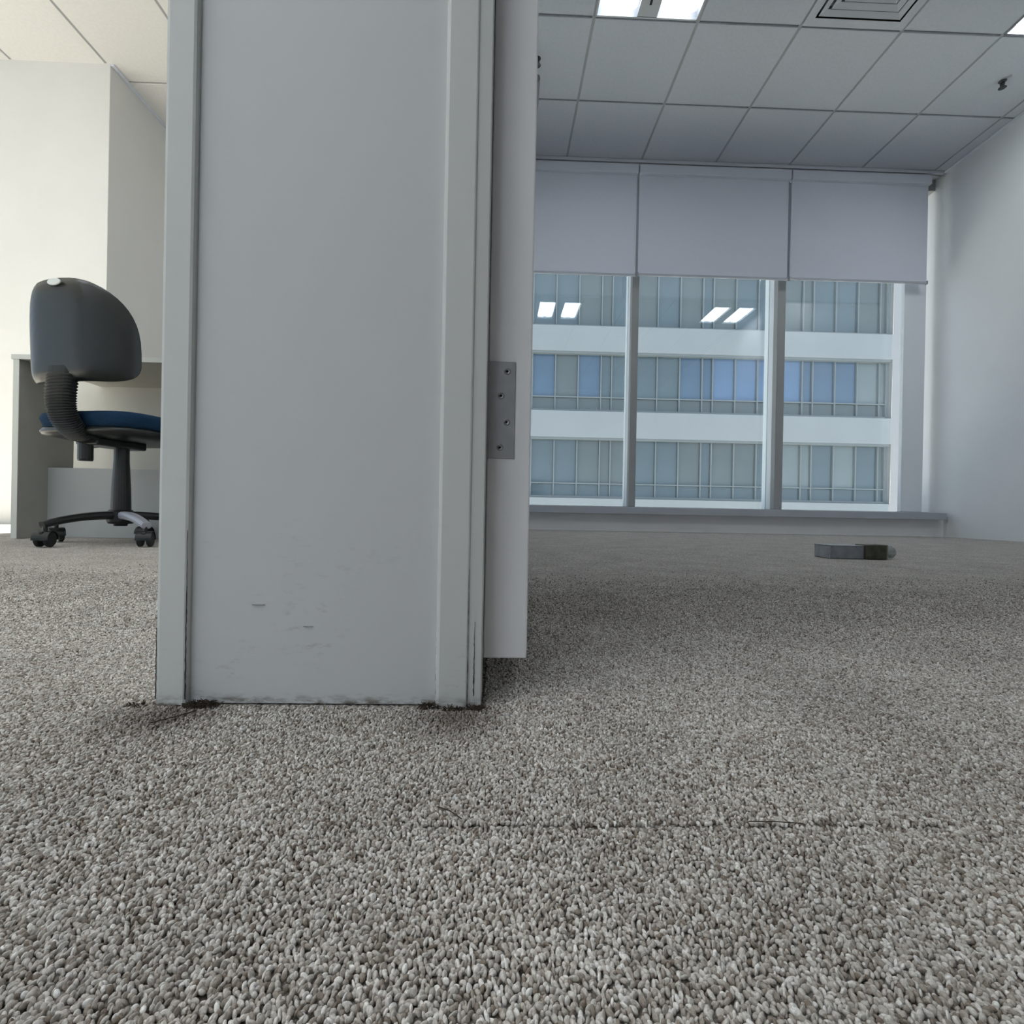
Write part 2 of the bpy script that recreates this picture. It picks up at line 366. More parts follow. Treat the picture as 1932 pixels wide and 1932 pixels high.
struct(box('wall_rear_left', -2.525, -0.228, 4.45, 4.6, -0.1, 3.1, WALL))
bm = bm_new()
LY0, LY1, LZ0, LZ1 = -2.6, 3.30, 0.12, 2.58
bx(bm, -5.62, -5.5, -3.1, LY0, -0.1, 3.1); bx(bm, -5.62, -5.5, LY1, 3.34, -0.1, 3.1)
bx(bm, -5.62, -5.5, LY0, LY1, -0.1, LZ0); bx(bm, -5.62, -5.5, LY0, LY1, LZ1, 3.1)
struct(fin('wall_left', bm, WALL))

# ---------------------------------------------------------------- ceiling
ceil = struct(box('ceiling', -5.62, 3.68, -3.1, 4.6, 3.06, 3.14, SLAB))
tile_cache = {}
def ceil_tile(x0, x1, y0, y1, m_=None):
    gx = 0.007
    m_ = m_ or CEIL; k = (round(x1-x0, 3), round(y1-y0, 3), m_.name)
    if k not in tile_cache:
        bm = bm_new(); hx, hy = (x1-x0)/2-gx, (y1-y0)/2-gx
        bx(bm, -hx, hx, -hy, hy, 0, 0.016)
        bmesh.ops.bevel(bm, geom=[e for e in bm.edges if all(v.co.z < 0.001 for v in e.verts)], offset=0.0025, segments=1, affect='EDGES')
        bmesh.ops.recalc_face_normals(bm, faces=list(bm.faces))
        me = bpy.data.meshes.new('ceiling_tile'); bm.to_mesh(me); bm.free(); me.materials.append(m_); tile_cache[k] = me
    o = link('ceiling_tile', tile_cache[k], None, ceil)
    o.location = ((x0+x1)/2, (y0+y1)/2, CZ + random.uniform(-0.0006, 0.0006))
    o.rotation_euler = (random.uniform(-1, 1)*0.001, random.uniform(-1, 1)*0.001, 0)
PX = [-0.028] + [0.490+0.593*k for k in range(6)] + [RW]
PY = [-3.1, -3.01] + [2.89+0.59*k for k in range(-9, 2)] + [4.035]
PXL = [-5.5] + [-2.55+0.593*k for k in range(-4, 4)] + [-0.228]
PYL = PY[:-1] + [4.07, 4.45]
FX = [PX[1], PX[5]]
light_cells = [(i, y) for i in (1, 5) for y in (2.30, 1.12)]
skip = {(i, round(y, 2)) for i, y in light_cells} | {(3, 2.30)}
for i in range(len(PX)-1):
    for j in range(len(PY)-1):
        if (i, round(PY[j], 2)) in skip: continue
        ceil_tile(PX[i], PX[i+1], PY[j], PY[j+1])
left_fill_cells = [(i, y) for i in (5, 7) for y in (-2.42, -0.65, 1.12)]  # out-of-view lights added to brighten the jamb and near carpet
lskip = {(i, round(y, 2)) for i, y in left_fill_cells}
for i in range(len(PXL)-1):
    for j in range(len(PYL)-1):
        if PYL[j+1] > 3.5 and PXL[i+1] < -2.5: continue
        if (i, round(PYL[j], 2)) in lskip: continue
        y1 = PYL[j+1]
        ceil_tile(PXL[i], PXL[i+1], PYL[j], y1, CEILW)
for xs, ys, yend in ((PX, PY, 4.035), (PXL, PYL, 4.45)):
    for x in xs:
        box('tee_bar', max(x-0.012, xs[0]), min(x+0.012, xs[-1]), -3.1, yend, CZ+0.004, CZ+0.009, TEE, ceil)
    for y in ys:
        box('cross_tee', xs[0], xs[-1], max(y-0.012, -3.1), min(y+0.012, yend), CZ+0.0095, CZ+0.0145, TEE, ceil)
# slim wall angles where the ceiling meets the walls
trim1 = struct(box('trim_1', -0.028, RW-0.022, 4.035, 4.047, 2.922, 2.965, BLINDH))
trim2 = struct(box('trim_2', RW-0.022, RW, -3.1, 4.047, 2.936, 2.942, BLINDH))
trim3 = struct(box('trim_3', -2.524, -2.502, 3.34, 4.45, 2.934, 2.942, BLINDH))

# ---------------------------------------------------------------- ceiling fittings
def troffer(x0, y0, label, first):
    sx, sy = 0.593, 0.59
    t = empty('ceiling_light', (x0+sx/2, y0+sy/2, CZ)); tag(t, label, 'ceiling light', 'recessed square ceiling lights')
    if first is not None:
        for ch in first.children:
            c = ch.copy(); C.objects.link(c); c.parent = t
            for g in ch.children:
                d = g.copy(); C.objects.link(d); d.parent = c
        return t
    h = sx/2-0.004
    boxes('housing', [(-h, h, -h, -h+0.01, 0, 0.09), (-h, h, h-0.01, h, 0, 0.09), (-h, -h+0.01, -h, h, 0, 0.09), (h-0.01, h, -h, h, 0, 0.09), (-h, h, -h, h, 0.09, 0.1)], TROFF, t)
    for s in (-1, 1):
        cx = s*0.168
        for q in (-1, 1):      # twin luminous lobes with rounded ends
            bm = bm_new(); pts = []; szs = []
            for k in range(17):
                u = -1 + 2*k/16; e = (1-abs(u)**18)**0.5
                pts.append((cx+q*0.051, u*(h-0.012), 0.022)); szs.append((max(0.054*e, 0.002), max(0.016*e, 0.001)))
            sweep(bm, pts, szs, 12, 2.4, side=(1, 0, 0)); fin('lamp_trough', bm, LAMP, t)
    pl = box('centre_plate', -0.056, 0.056, -h+0.01, h-0.01, 0.002, 0.012, TROFF, t)
    box('slot', -0.006, 0.006, h-0.14, h-0.08, -0.0005, 0.002, DARK, pl)
    return t
first = None
names = {(1, 2.30): 'twin trough ceiling light cut off by the top of the photo above the blinds',
         (5, 2.30): 'ceiling light at the far right top corner, only one lit end showing',
         (1, 1.12): 'ceiling light seen only as the left pair of reflections in the window',
         (5, 1.12): 'ceiling light seen only as the slanting right pair of reflections in the window'}
for i, y in light_cells:
    lab = names.get((i, y))
    t = troffer(PX[i], y, lab, first)
    if first is None: first = t

for i, y in left_fill_cells:
    troffer(PXL[i], y, 'unseen ceiling light added to brighten the left room, %s, %s' % ({-2.42: 'rear row', -0.65: 'middle row', 1.12: 'desk row'}[y], {2: 'window side', 5: 'middle column', 7: 'partition side'}[i]), first)

vt = empty('air_diffuser', (PX[3]+0.2965, 2.30+0.295, CZ)); tag(vt, 'square grey four-way air diffuser in the ceiling grid', 'air vent')
def ring(name, r0, r1, z0, z1, m, par):
    bm = bm_new()
    a = [bm.verts.new((sx*r0, sy*r0, z0)) for sx, sy in ((-1, -1), (1, -1), (1, 1), (-1, 1))]
    b = [bm.verts.new((sx*r1, sy*r1, z1)) for sx, sy in ((-1, -1), (1, -1), (1, 1), (-1, 1))]
    a2 = [bm.verts.new((v.co.x, v.co.y, v.co.z+0.002)) for v in a]; b2 = [bm.verts.new((v.co.x, v.co.y, v.co.z+0.002)) for v in b]
    for k in range(4):
        q = (k+1) % 4
        bm.faces.new((a[k], a[q], b[q], b[k])); bm.faces.new((a2[k], b2[k], b2[q], a2[q]))
        bm.faces.new((a[k], a2[k], a2[q], a[q])); bm.faces.new((b[k], b[q], b2[q], b2[k]))
    return fin(name, bm, m, par)
ring('outer_flange', 0.292, 0.245, 0.0, 0.002, CEIL, vt)
box('throat', -0.245, 0.245, -0.245, 0.245, 0.045, 0.05, VENTD, vt)
for k, r0 in enumerate((0.232, 0.188, 0.144, 0.100, 0.056)):
    ring('louvre_ring', r0, r0-0.032, 0.001, 0.010, VENT, vt)
box('centre_plate', -0.028, 0.028, -0.028, 0.028, 0.0, 0.003, VENT, vt)

def sprinkler(loc, label):
    t = empty('sprinkler', loc); tag(t, label, 'sprinkler', 'ceiling sprinkler heads')
    bm = bm_new(); lathe(bm, [(0.022, 0.0), (0.020, -0.004), (0.012, -0.009)], 20); fin('escutcheon', bm, SPRK, t, smooth=False)
    bm = bm_new(); lathe(bm, [(0.012, -0.008), (0.013, -0.022), (0.009, -0.026)], 14); fin('body', bm, SPRK, t)
    bm = bm_new()
    for s in (-1, 1): sweep(bm, [(s*0.009, 0, -0.022), (s*0.014, 0, -0.030), (s*0.004, 0, -0.040)], [(0.003, 0.003)]*3, 6)
    fin('yoke_arms', bm, SPRK, t)
    bm = bm_new(); lathe(bm, [(0.020, -0.040), (0.022, -0.042), (0.006, -0.044)], 16); fin('deflector', bm, SPRK, t)
sprinkler((3.165, 3.19, CZ), 'small dark sprinkler head on the ceiling near the right wall')
sprinkler((0.190, 3.17, CZ), 'small dark sprinkler head on the ceiling just beside the door edge')

# ---------------------------------------------------------------- right room window
win = empty('window_1', (1.75, 4.24, 0.15)); struct(win)
def wbox(name, x0, x1, y0, y1, z0, z1, m, bevel=0.0):
    o = box(name, x0-1.75, x1-1.75, y0-4.24, y1-4.24, z0-0.15, z1-0.15, m, win, bevel); return o
wbox('bottom_rail', -0.028, RW, 4.14, 4.34, 0.15, 0.196, ALU, 0.003)
wbox('top_rail', -0.028, RW, 4.14, 4.34, 2.85, 2.94, ALU, 0.003)
for x0, x1, y1 in ((-0.028, 0.02, 4.34), (1.056, 1.113, 4.34), (2.258, 2.325, 4.34), (3.318, 3.500, 4.175)):
    wbox('mullion', x0, x1, 4.14, min(y1, 4.20), 0.196, 2.85, JAMBL if x0 > 3 else ALU, 0.003)
    if y1 > 4.2: wbox('painted_lit_side', x0, x1, 4.20, y1, 0.196, 2.85, JAMBL)  # paler outer half paints in daylight on the mullion's side
for x0, x1 in ((0.02, 1.056), (1.113, 2.258), (2.325, 3.318), (3.500, RW)):
    wbox('pane', x0, x1, 4.268, 4.280, 0.196, 2.85, GLASS)
    wbox('gasket', x0, x0+0.006, 4.255, 4.268, 0.196, 2.85, RUBBER)
sill = struct(box('trim_4', -0.028, 3.530, 3.935, 4.14, 0.135, 0.190, SILLM, bevel=0.003)); 

# roller blinds
def blind(x0, x1, label, zb):
    t = empty('roller_blind', ((x0+x1)/2, 4.07, 2.90)); tag(t, label, 'roller blind', 'roller blinds across the window')
    h = (x1-x0)/2
    box('head_cassette', -h+0.006, h-0.006, -0.045, 0.04, -0.068, 0.005, BLINDH, t, 0.003)
    bm = bm_new(); nn = 12
    for k in range(nn):     # fabric, very slightly bowed
        pass
    xs = np.linspace(-h+0.010, h-0.010, nn)
    fr = [[bm.verts.new((x, -0.012-0.003*math.cos(3*x)+d, z)) for x in xs] for z in (-0.068, zb-2.90+0.02) for d in (0, 0.0015)]
    a, a2, b, b2 = fr
    for k in range(nn-1):
        bm.faces.new((a[k], a[k+1], b[k+1], b[k])); bm.faces.new((a2[k], b2[k], b2[k+1], a2[k+1]))
    bm.faces.new((a[0], b[0], b2[0], a2[0])); bm.faces.new((a[-1], a2[-1], b2[-1], b[-1]))
    fin('fabric', bm, BLIND, t)
    bar = box('bottom_bar', -h+0.010, h-0.010, -0.021, -0.003, zb-2.90, zb-2.90+0.018, SILLM, t, 0.004)
    for s in (-1, 1): box('end_cap', s*(h-0.010)-0.004, s*(h-0.010)+0.004, -0.023, -0.001, zb-2.90-0.002, zb-2.90+0.024, TROFF, bar)
    bm = bm_new(); sweep(bm, [(-h+0.002, -0.03, -0.05), (-h+0.002, -0.028, (zb-2.9)*0.5), (-h+0.002, -0.03, zb-2.9-0.01)], [(0.0022, 0.0022)]*3, 6)
    fin('bead_chain', bm, TROFF, t)
    if x0 > 0: box('added_gap_strip', -h+0.001, -h+0.030, 0.006, 0.010, zb-2.90, -0.06, SILLD, t)  # dark strip added behind the blind seam to close a bright slit
blind(-0.028, 1.066, 'grey roller blind half lowered, leftmost, partly hidden by the white door edge', 2.030)
blind(1.066, 2.294, 'grey roller blind half lowered, the middle one of three', 2.036)
blind(2.294, 3.440, 'grey roller blind half lowered, beside the right wall', 2.040)

# left room window (out of view to the left, lets the daylight in)
w2 = empty('window_2', (-5.56, 1.35, LZ0)); struct(w2)
for yy in (LY0, -1.1, 0.38, 1.85, LY1-0.05):
    box('mullion', -0.05, 0.05, yy-1.35, yy+0.05-1.35, 0, LZ1-LZ0, ALU, w2)
for zz in (0.0, LZ1-LZ0-0.05):
    box('rail', -0.05, 0.05, LY0-1.35, LY1-1.35, zz, zz+0.05, ALU, w2)
box('pane', -0.004, 0.004, LY0-1.35, LY1-1.35, 0.05, LZ1-LZ0-0.05, GLASS, w2)

# ---------------------------------------------------------------- door frame at the partition end
fr = empty('trim_5', (-0.125, 0.380, 0)); struct(fr)
def prism(name, prof, z0, z1, m, par, off=(0, 0), bevel=0.0):
    bm = bm_new()
    a = [bm.verts.new((x-off[0], y-off[1], z0)) for x, y in prof]; b = [bm.verts.new((x-off[0], y-off[1], z1)) for x, y in prof]
    n = len(prof)
    for i in range(n): bm.faces.new((a[i], a[(i+1) % n], b[(i+1) % n], b[i]))
    bm.faces.new(list(reversed(a))); bm.faces.new(b)
    return fin(name, bm, m, par, bevel)
O = (-0.125, 0.380)
prism('frame_strip', [(-0.2455, 0.400), (-0.2455, 0.3790), (-0.2447, 0.3778), (-0.2428, 0.3774), (-0.2424, 0.3730), (-0.2415, 0.3716), (-0.2395, 0.3710), (-0.2225, 0.3708), (-0.2208, 0.3716), (-0.2200, 0.3735), (-0.2200, 0.386), (-0.2275, 0.386), (-0.2275, 0.400)], 0, 2.10, FRAMEM, fr, O)
prism('lining_panel', [(-0.2204, 0.3757), (-0.1600, 0.3762), (-0.0430, 0.3764), (-0.0430, 0.3858), (-0.2204, 0.3858)], 0, 2.10, LININGM, fr, O)
prism('frame_strip', [(-0.0432, 0.386), (-0.0432, 0.3735), (-0.0424, 0.3715), (-0.0405, 0.3706), (-0.0212, 0.3706), (-0.0202, 0.3710), (-0.0196, 0.3720),
                      (-0.0158, 0.3722), (-0.0105, 0.3726), (-0.0099, 0.3734), (-0.0098, 0.3946), (-0.0275, 0.3946), (-0.0275, 0.386)], 0, 2.10, FRAMEM, fr, O)
# paint cracks along the edges near the floor (irregular thin dark slivers)
def crack(x, y, z0, z1, wmax, seed):
    rnd = random.Random(seed); n = 26; bm = bm_new(); L_ = []; Rr = []
    for k in range(n+1):
        z = z0+(z1-z0)*k/n; ww = wmax*(0.25+0.75*rnd.random())*(1-0.75*k/n); jx = rnd.uniform(-0.0002, 0.0002)
        L_.append(((x+jx-ww/2-O[0], y-O[1], z))); Rr.append((x+jx+ww/2-O[0], y-O[1], z))
    va = [bm.verts.new(p) for p in L_]; vb = [bm.verts.new(p) for p in Rr]
    va2 = [bm.verts.new((p[0], p[1]+0.0006, p[2])) for p in L_]; vb2 = [bm.verts.new((p[0], p[1]+0.0006, p[2])) for p in Rr]
    for k in range(n):
        bm.faces.new((va[k], vb[k], vb[k+1], va[k+1])); bm.faces.new((va[k], va[k+1], va2[k+1], va2[k])); bm.faces.new((vb[k], vb2[k], vb2[k+1], vb[k+1]))
        bm.faces.new((va2[k], va2[k+1], vb2[k+1], vb2[k]))
    fin('paint_crack', bm, CRACK, fr)
crack(-0.2210, 0.3710, 0.004, 0.085, 0.0013, 1)
crack(-0.2212, 0.3710, 0.004, 0.125, 0.0007, 6)
crack(-0.0203, 0.3709, 0.0, 0.10, 0.0012, 2)
crack(-0.0155, 0.3719, 0.008, 0.062, 0.0013, 3)
crack(-0.2418, 0.3712, 0.004, 0.055, 0.0008, 4)
crack(-0.0431, 0.3733, 0.0, 0.05, 0.0005, 5)
box('scuff_mark', -0.1770-O[0], -0.1680-O[0], 0.3753-O[1], 0.3762-O[1], 0.0712, 0.0718, SCUFF, fr)
box('scuff_mark', -0.1400-O[0], -0.1330-O[0], 0.3753-O[1], 0.3763-O[1], 0.0560, 0.0563, SCUFF, fr)
# head and far jamb of the same doorway, over and behind the camera
fr2 = struct(boxes('trim_6', [(-0.2415, -0.0098, -0.46, -0.452, 0, 2.10), (-0.2415, -0.0098, -0.46, 0.40, 2.10, 2.11)], FRAMEM))

# ---------------------------------------------------------------- door leaf folded back along the partition
dr = empty('door_1', (-0.0097, 0.395, 0.0)); struct(dr)
box('door_leaf', 0.0, 0.0337, 0.0, 0.82, 0.029, 2.07, DOORP, dr, 0.0012)
hl = box('hinge_leaf', -0.0004, 0.0212, -0.0012, 0.001, 0.183, 0.2575, STEEL, dr, 0.0004, 1)
for sx, sz in ((0.0148, 0.2500), (0.0102, 0.2312), (0.0148, 0.2110), (0.0100, 0.1915)):
    bm = bm_new(); lathe(bm, [(0.0026, -0.0012), (0.0026, -0.00145), (0.0020, -0.0017), (0.0009, -0.0014), (0.0008, -0.0009)], 18, 'y', (sx, 0, sz))
    sc = fin('screw', bm, SCREW, hl)
    box('screw_slot', sx-0.0007, sx+0.0007, -0.00172, -0.0012, sz-0.0007, sz+0.0007, DARK, sc) if False else None
bm = bm_new(); lathe(bm, [(0.0028, 0.184), (0.003, 0.19), (0.003, 0.25), (0.0028, 0.2565)], 12, 'z', (-0.0045, 0.004, 0)); fin('hinge_knuckle', bm, STEEL, dr, smooth=False)
# lever handle on the room side of the leaf
bm = bm_new(); lathe(bm, [(0.026, 0.0325), (0.026, 0.040), (0.010, 0.042), (0.010, 0.075)], 24, 'x', (0, 0.76, 1.02)); sweep(bm, [(0.07, 0.76, 1.02), (0.072, 0.70, 1.02), (0.07, 0.64, 1.018)], [(0.008, 0.008)]*3, 10)
fin('lever_handle', bm, STEEL, dr)

# ---------------------------------------------------------------- soil and fibres on the carpet
def clump(name, loc, rad, h, n, label, seed, m=FIBRE):
    rnd = random.Random(seed); bm = bm_new()
    for k in range(n):
        a = rnd.uniform(0, 2*PI); r_ = rad*math.sqrt(rnd.random()); p = Vector((r_*math.cos(a)*1.5, r_*math.sin(a)*0.6, rnd.uniform(0, h)*(1-r_/rad*0.6)))
        d = Vector((rnd.uniform(-1, 1), rnd.uniform(-0.6, 0.6), rnd.uniform(-0.2, 0.8))).normalized()*rnd.uniform(0.001, 0.003)
        q = p + d; q2 = q + Vector((rnd.uniform(-1, 1), rnd.uniform(-1, 1), rnd.uniform(-1, .6)))*0.001
        sweep(bm, [p, q, q2], [(0.00035, 0.00035), (0.0003, 0.0003), (0.00015, 0.00015)], 4)
    o = fin(name, bm, m); o.location = loc; tag(o, label, 'dirt'); return o
clump('dust_clump', (-0.207, 0.3665, 0.0004), 0.0085, 0.0050, 260, 'dark brown fluff clump at the foot of the left frame strip', 1)
clump('dust_clump', (-0.047, 0.3665, 0.0008), 0.0050, 0.005, 80, 'dark fluff tuft between the lining and the right frame strip', 2)
clump('dust_clump', (-0.0125, 0.3655, 0.0008), 0.0050, 0.0035, 70, 'dark fluff at the outer right corner of the frame foot', 3)
clump('dust_clump', (-0.030, 0.3640, 0.0008), 0.0055, 0.0015, 60, 'thin dark debris line under the right frame strip', 4)
clump('dust_clump', (-0.252, 0.3670, 0.0008), 0.0045, 0.0015, 30, 'small dark fibres just outside the left frame foot', 5)
def thread(name, pts, r_, label):
    bm = bm_new(); sweep(bm, pts, [(r_, r_)]*len(pts), 5); o = fin(name, bm, FIBRE); tag(o, label, 'thread')
thread('loose_thread', [(-0.0262, 0.243, 0.0022), (-0.020, 0.2385, 0.0030), (-0.0140, 0.2325, 0.0028)], 0.00028, 'dark thread lying on the carpet in front of the door edge')
thread('loose_thread', [(0.118, 0.2325, 0.0020), (0.130, 0.2318, 0.0024), (0.143, 0.2312, 0.0018)], 0.00022, 'thin dark thread along the carpet seam to the right')
thread('loose_thread', [(-0.206, 0.355, 0.0018), (-0.212, 0.345, 0.0022), (-0.222, 0.336, 0.0018)], 0.0004, 'dark thread slanting down from the left frame foot')

# ---------------------------------------------------------------- small boxes by the far side of the carpet
t = empty('grey_carton', (1.214, 1.775, 0)); tag(t, 'flat dark grey carton on the carpet below the window', 'carton')
box('carton_body', -0.070, 0.070, -0.045, 0.045, 0, 0.043, BOXG, t, 0.002)
box('lid_flap', -0.071, 0.060, -0.046, 0.047, 0.043, 0.0455, BOXG, t, 0.001)
t = empty('olive_box', (1.297, 1.745, 0)); tag(t, 'small dark olive box with a pale edge at the end of the grey carton', 'box')
box('box_body', -0.036, 0.034, -0.03, 0.03, 0, 0.049, BOXO, t, 0.002)
box('pale_edge', 0.034, 0.037, -0.031, 0.03, 0, 0.050, BOXE, t)
t = empty('plastic_cup', (1.366, 1.765, 0.0222), R(20)); tag(t, 'small clear plastic cup lying on its side beside the olive box', 'cup')
bm = bm_new(); lathe(bm, [(0.018, -0.02), (0.0215, 0.02), (0.0205, 0.02), (0.017, -0.018)], 20, 'x'); fin('cup_wall', bm, CLEARPL, t)
bm = bm_new(); lathe(bm, [(0.0215, 0.019), (0.0222, 0.020), (0.0215, 0.022), (0.0208, 0.020)], 20, 'x'); fin('cup_rim', bm, CLEARPL, t)

# ---------------------------------------------------------------- office desk in the left room
dk = empty('office_desk', (-1.872, 2.02, 0)); tag(dk, 'grey office desk with solid end panel behind the black chair', 'desk')
box('end_panel', 0, 0.020, 0.003, 0.26, 0, 0.69, DESK, dk)
box('back_panel', -0.17, 1.25, 0.44, 0.455, 0.0, 0.735, DESKB, dk)
box('edge_strip', -0.001, 0.021, 0.0, 0.003, 0, 0.69, DESKE, dk)
box('desktop', -0.006, 1.25, 0.0, 0.438, 0.690, 0.708, DESK, dk)
box('desktop_edge', -0.006, 1.25, -0.004, 0.0, 0.690, 0.708, DESKE, dk)
box('modesty_panel', 0.020, 1.23, 0.135, 0.150, 0.0, 0.285, DESKM, dk)
box('end_panel', 1.23, 1.25, 0.003, 0.46, 0, 0.69, DESK, dk)

# ---------------------------------------------------------------- task chair
CX, CY, CA = -1.361, 1.885, R(-11.5)
ch = empty('office_chair', (CX, CY, 0), CA); tag(ch, 'black plastic-backed task chair with blue seat in front of the grey desk', 'chair')
def rot2(x, y, a): return (x*math.cos(a)-y*math.sin(a), x*math.sin(a)+y*math.cos(a))
# back shell: polar grid on a D-shaped outline, wrapping forward at the sides
def outline(a):
    ca, sa = math.cos(a), math.sin(a)
    if sa >= 0: n_, hx, hz = 2.5, 0.212, 0.222
    else: n_, hx, hz = 4.6, 0.212, 0.100
    return math.copysign(abs(ca)**(2/n_), ca)*hx, math.copysign(abs(sa)**(2/n_), sa)*hz
def back_part(name, y_off, depth_in, scale, m, front):
    bm = bm_new(); NA, NR = 56, 9; zc = 0.632
    def surf(x, z, rr, rear):
        t_ = abs(x)-0.100; wrap = 0.008*(x/0.2)**2 + 0.66*0.5*(t_+math.sqrt(t_*t_+0.012**2))
        lean = 0.05*(z-zc)
        if rear: y = -0.232 + wrap - lean + 0.016*max(0, rr)**8
        else: y = -0.232 + wrap*0.8 - lean + 0.034 + 0.012*(1-rr**4)*front
        return y + y_off
    grids = []
    for rear in (True, False):
        cen = bm.verts.new((0, surf(0, zc, 0, rear), zc)); rings = []
        for i in range(1, NR+1):
            rr = (i/NR)**0.8
            ring_ = []
            for k in range(NA):
                ox, oz = outline(2*PI*k/NA); k2 = rr*scale*(1.0 if rear else 0.985)
                x, z = ox*k2, oz*k2
                ring_.append(bm.verts.new((x, surf(x, zc+z, rr, rear), zc+z)))
            rings.append(ring_)
        for k in range(NA): bm.faces.new((cen, rings[0][k], rings[0][(k+1) % NA]))
        for a, b in zip(rings, rings[1:]):
            for k in range(NA): bm.faces.new((a[k], b[k], b[(k+1) % NA], a[(k+1) % NA]))
        grids.append(rings[-1])
    a, b = grids
    mid = [bm.verts.new(((p.co.x+q.co.x)/2*1.018, (p.co.y+q.co.y)/2, zc+((p.co.z+q.co.z)/2-zc)*1.018)) for p, q in zip(a, b)]
    for k in range(NA):
        bm.faces.new((a[k], mid[k], mid[(k+1) % NA], a[(k+1) % NA])); bm.faces.new((mid[k], b[k], b[(k+1) % NA], mid[(k+1) % NA]))
    return fin(name, bm, m, ch, smooth=True)
back_part('back_shell', 0.0, 0, 1.0, BLACKPL, 0)
back_part('back_cushion', 0.026, 0, 0.90, SEATF, 1.0)
bm = bm_new(); lathe(bm, [(0.020, 0.0), (0.020, -0.003), (0.016, -0.0045)], 24, 'y')
for v in bm.verts: v.co.x *= 1.25; v.co.z *= 0.55
pl = fin('oval_plate', bm, GREYPL, ch); pl.location = (0.0, -0.239, 0.836); pl['label'] = 'pale oval plate at the top of the back shell'
# ribbed rubber boot on the back support
bm = bm_new(); pts = []; sz = []
path = [(0, -0.208, 0.575), (0, -0.212, 0.53), (0, -0.215, 0.48), (0, -0.211, 0.44), (0, -0.198, 0.408), (0, -0.176, 0.384), (0, -0.145, 0.368), (0, -0.10, 0.362)]
def catmull(P, n):
    out = []
    for i in range(len(P)-1):
        p0, p1, p2, p3 = [Vector(P[min(max(j, 0), len(P)-1)]) for j in (i-1, i, i+1, i+2)]
        for k in range(n):
            t_ = k/n
            out.append(0.5*((2*p1)+(-p0+p2)*t_+(2*p0-5*p1+4*p2-p3)*t_**2+(-p0+3*p1-3*p2+p3)*t_**3))
    out.append(Vector(P[-1])); return out
cp = catmull(path, 10)
for i, p in enumerate(cp):
    u = i/(len(cp)-1); rib = 0.0022*(1 if i % 2 else -1) if 0.08 < u < 0.85 else 0
    pts.append(p); sz.append((0.052-0.010*u+rib, 0.022+rib))
sweep(bm, pts, sz, 18, 3.0, side=(1, 0, 0)); fin('ribbed_boot', bm, RUBBER, ch)
# seat
def slab(name, hx, y0, y1, z0, z1, m, n_=4.0, dome=0.0, inset=0.85, parent=ch):
    bm = bm_new(); NA = 48; cy, hy = (y0+y1)/2, (y1-y0)/2; rings = []
    for zz, s in ((z0, inset), (z0+(z1-z0)*0.3, 0.97), (z0+(z1-z0)*0.62, 1.0), (z1-(z1-z0)*0.08, 0.97), (z1+dome*0.6, 0.85), (z1+dome, 0.5)):
        r_ = []
        for k in range(NA):
            a = 2*PI*k/NA; ca, sa = math.cos(a), math.sin(a)
            x = math.copysign(abs(ca)**(2/n_), ca)*hx*s; y = math.copysign(abs(sa)**(2/n_), sa)*hy*s
            r_.append(bm.verts.new((x, cy+y, zz)))
        rings.append(r_)
    for a, b in zip(rings, rings[1:]):
        for k in range(NA): bm.faces.new((a[k], a[(k+1) % NA], b[(k+1) % NA], b[k]))
    bm.faces.new(list(reversed(rings[0]))); bm.faces.new(rings[-1])
    return fin(name, bm, m, parent, smooth=True)
slab('seat_cushion', 0.205, -0.175, 0.215, 0.395, 0.445, SEATF, 4.2, 0.006, 0.96)
slab('seat_pan', 0.203, -0.175, 0.212, 0.362, 0.396, BLACKPL, 4.2, 0, 0.74)
box('mechanism', -0.045, 0.045, -0.13, 0.06, 0.338, 0.366, BLACKPL, ch, 0.006)
bm = bm_new(); lathe(bm, [(0.020, 0.285), (0.022, 0.29), (0.022, 0.345), (0.020, 0.35)], 16, 'z', (-0.02, -0.115, 0)); fin('tension_knob', bm, BLACKPL, ch)
bm = bm_new(); sweep(bm, [(-0.04, 0, 0.352), (-0.13, -0.005, 0.345), (-0.17, -0.005, 0.335)], [(0.004, 0.004)]*2+[(0.01, 0.004)], 8); fin('height_lever', bm, BLACKPL, ch)
bm = bm_new(); lathe(bm, [(0.031, 0.085), (0.031, 0.125), (0.029, 0.20), (0.024, 0.29), (0.0235, 0.30), (0.0235, 0.34)], 24); fin('gas_column', bm, BLACKPL, ch)
bm = bm_new(); lathe(bm, [(0.020, 0.062), (0.022, 0.068), (0.022, 0.072)], 20); fin('column_foot', bm, BLACKPL, ch)
bm = bm_new(); lathe(bm, [(0.036, 0.070), (0.041, 0.078), (0.041, 0.112), (0.034, 0.120)], 28); fin('hub', bm, BLACKPL, ch)
r_tip = 0.232
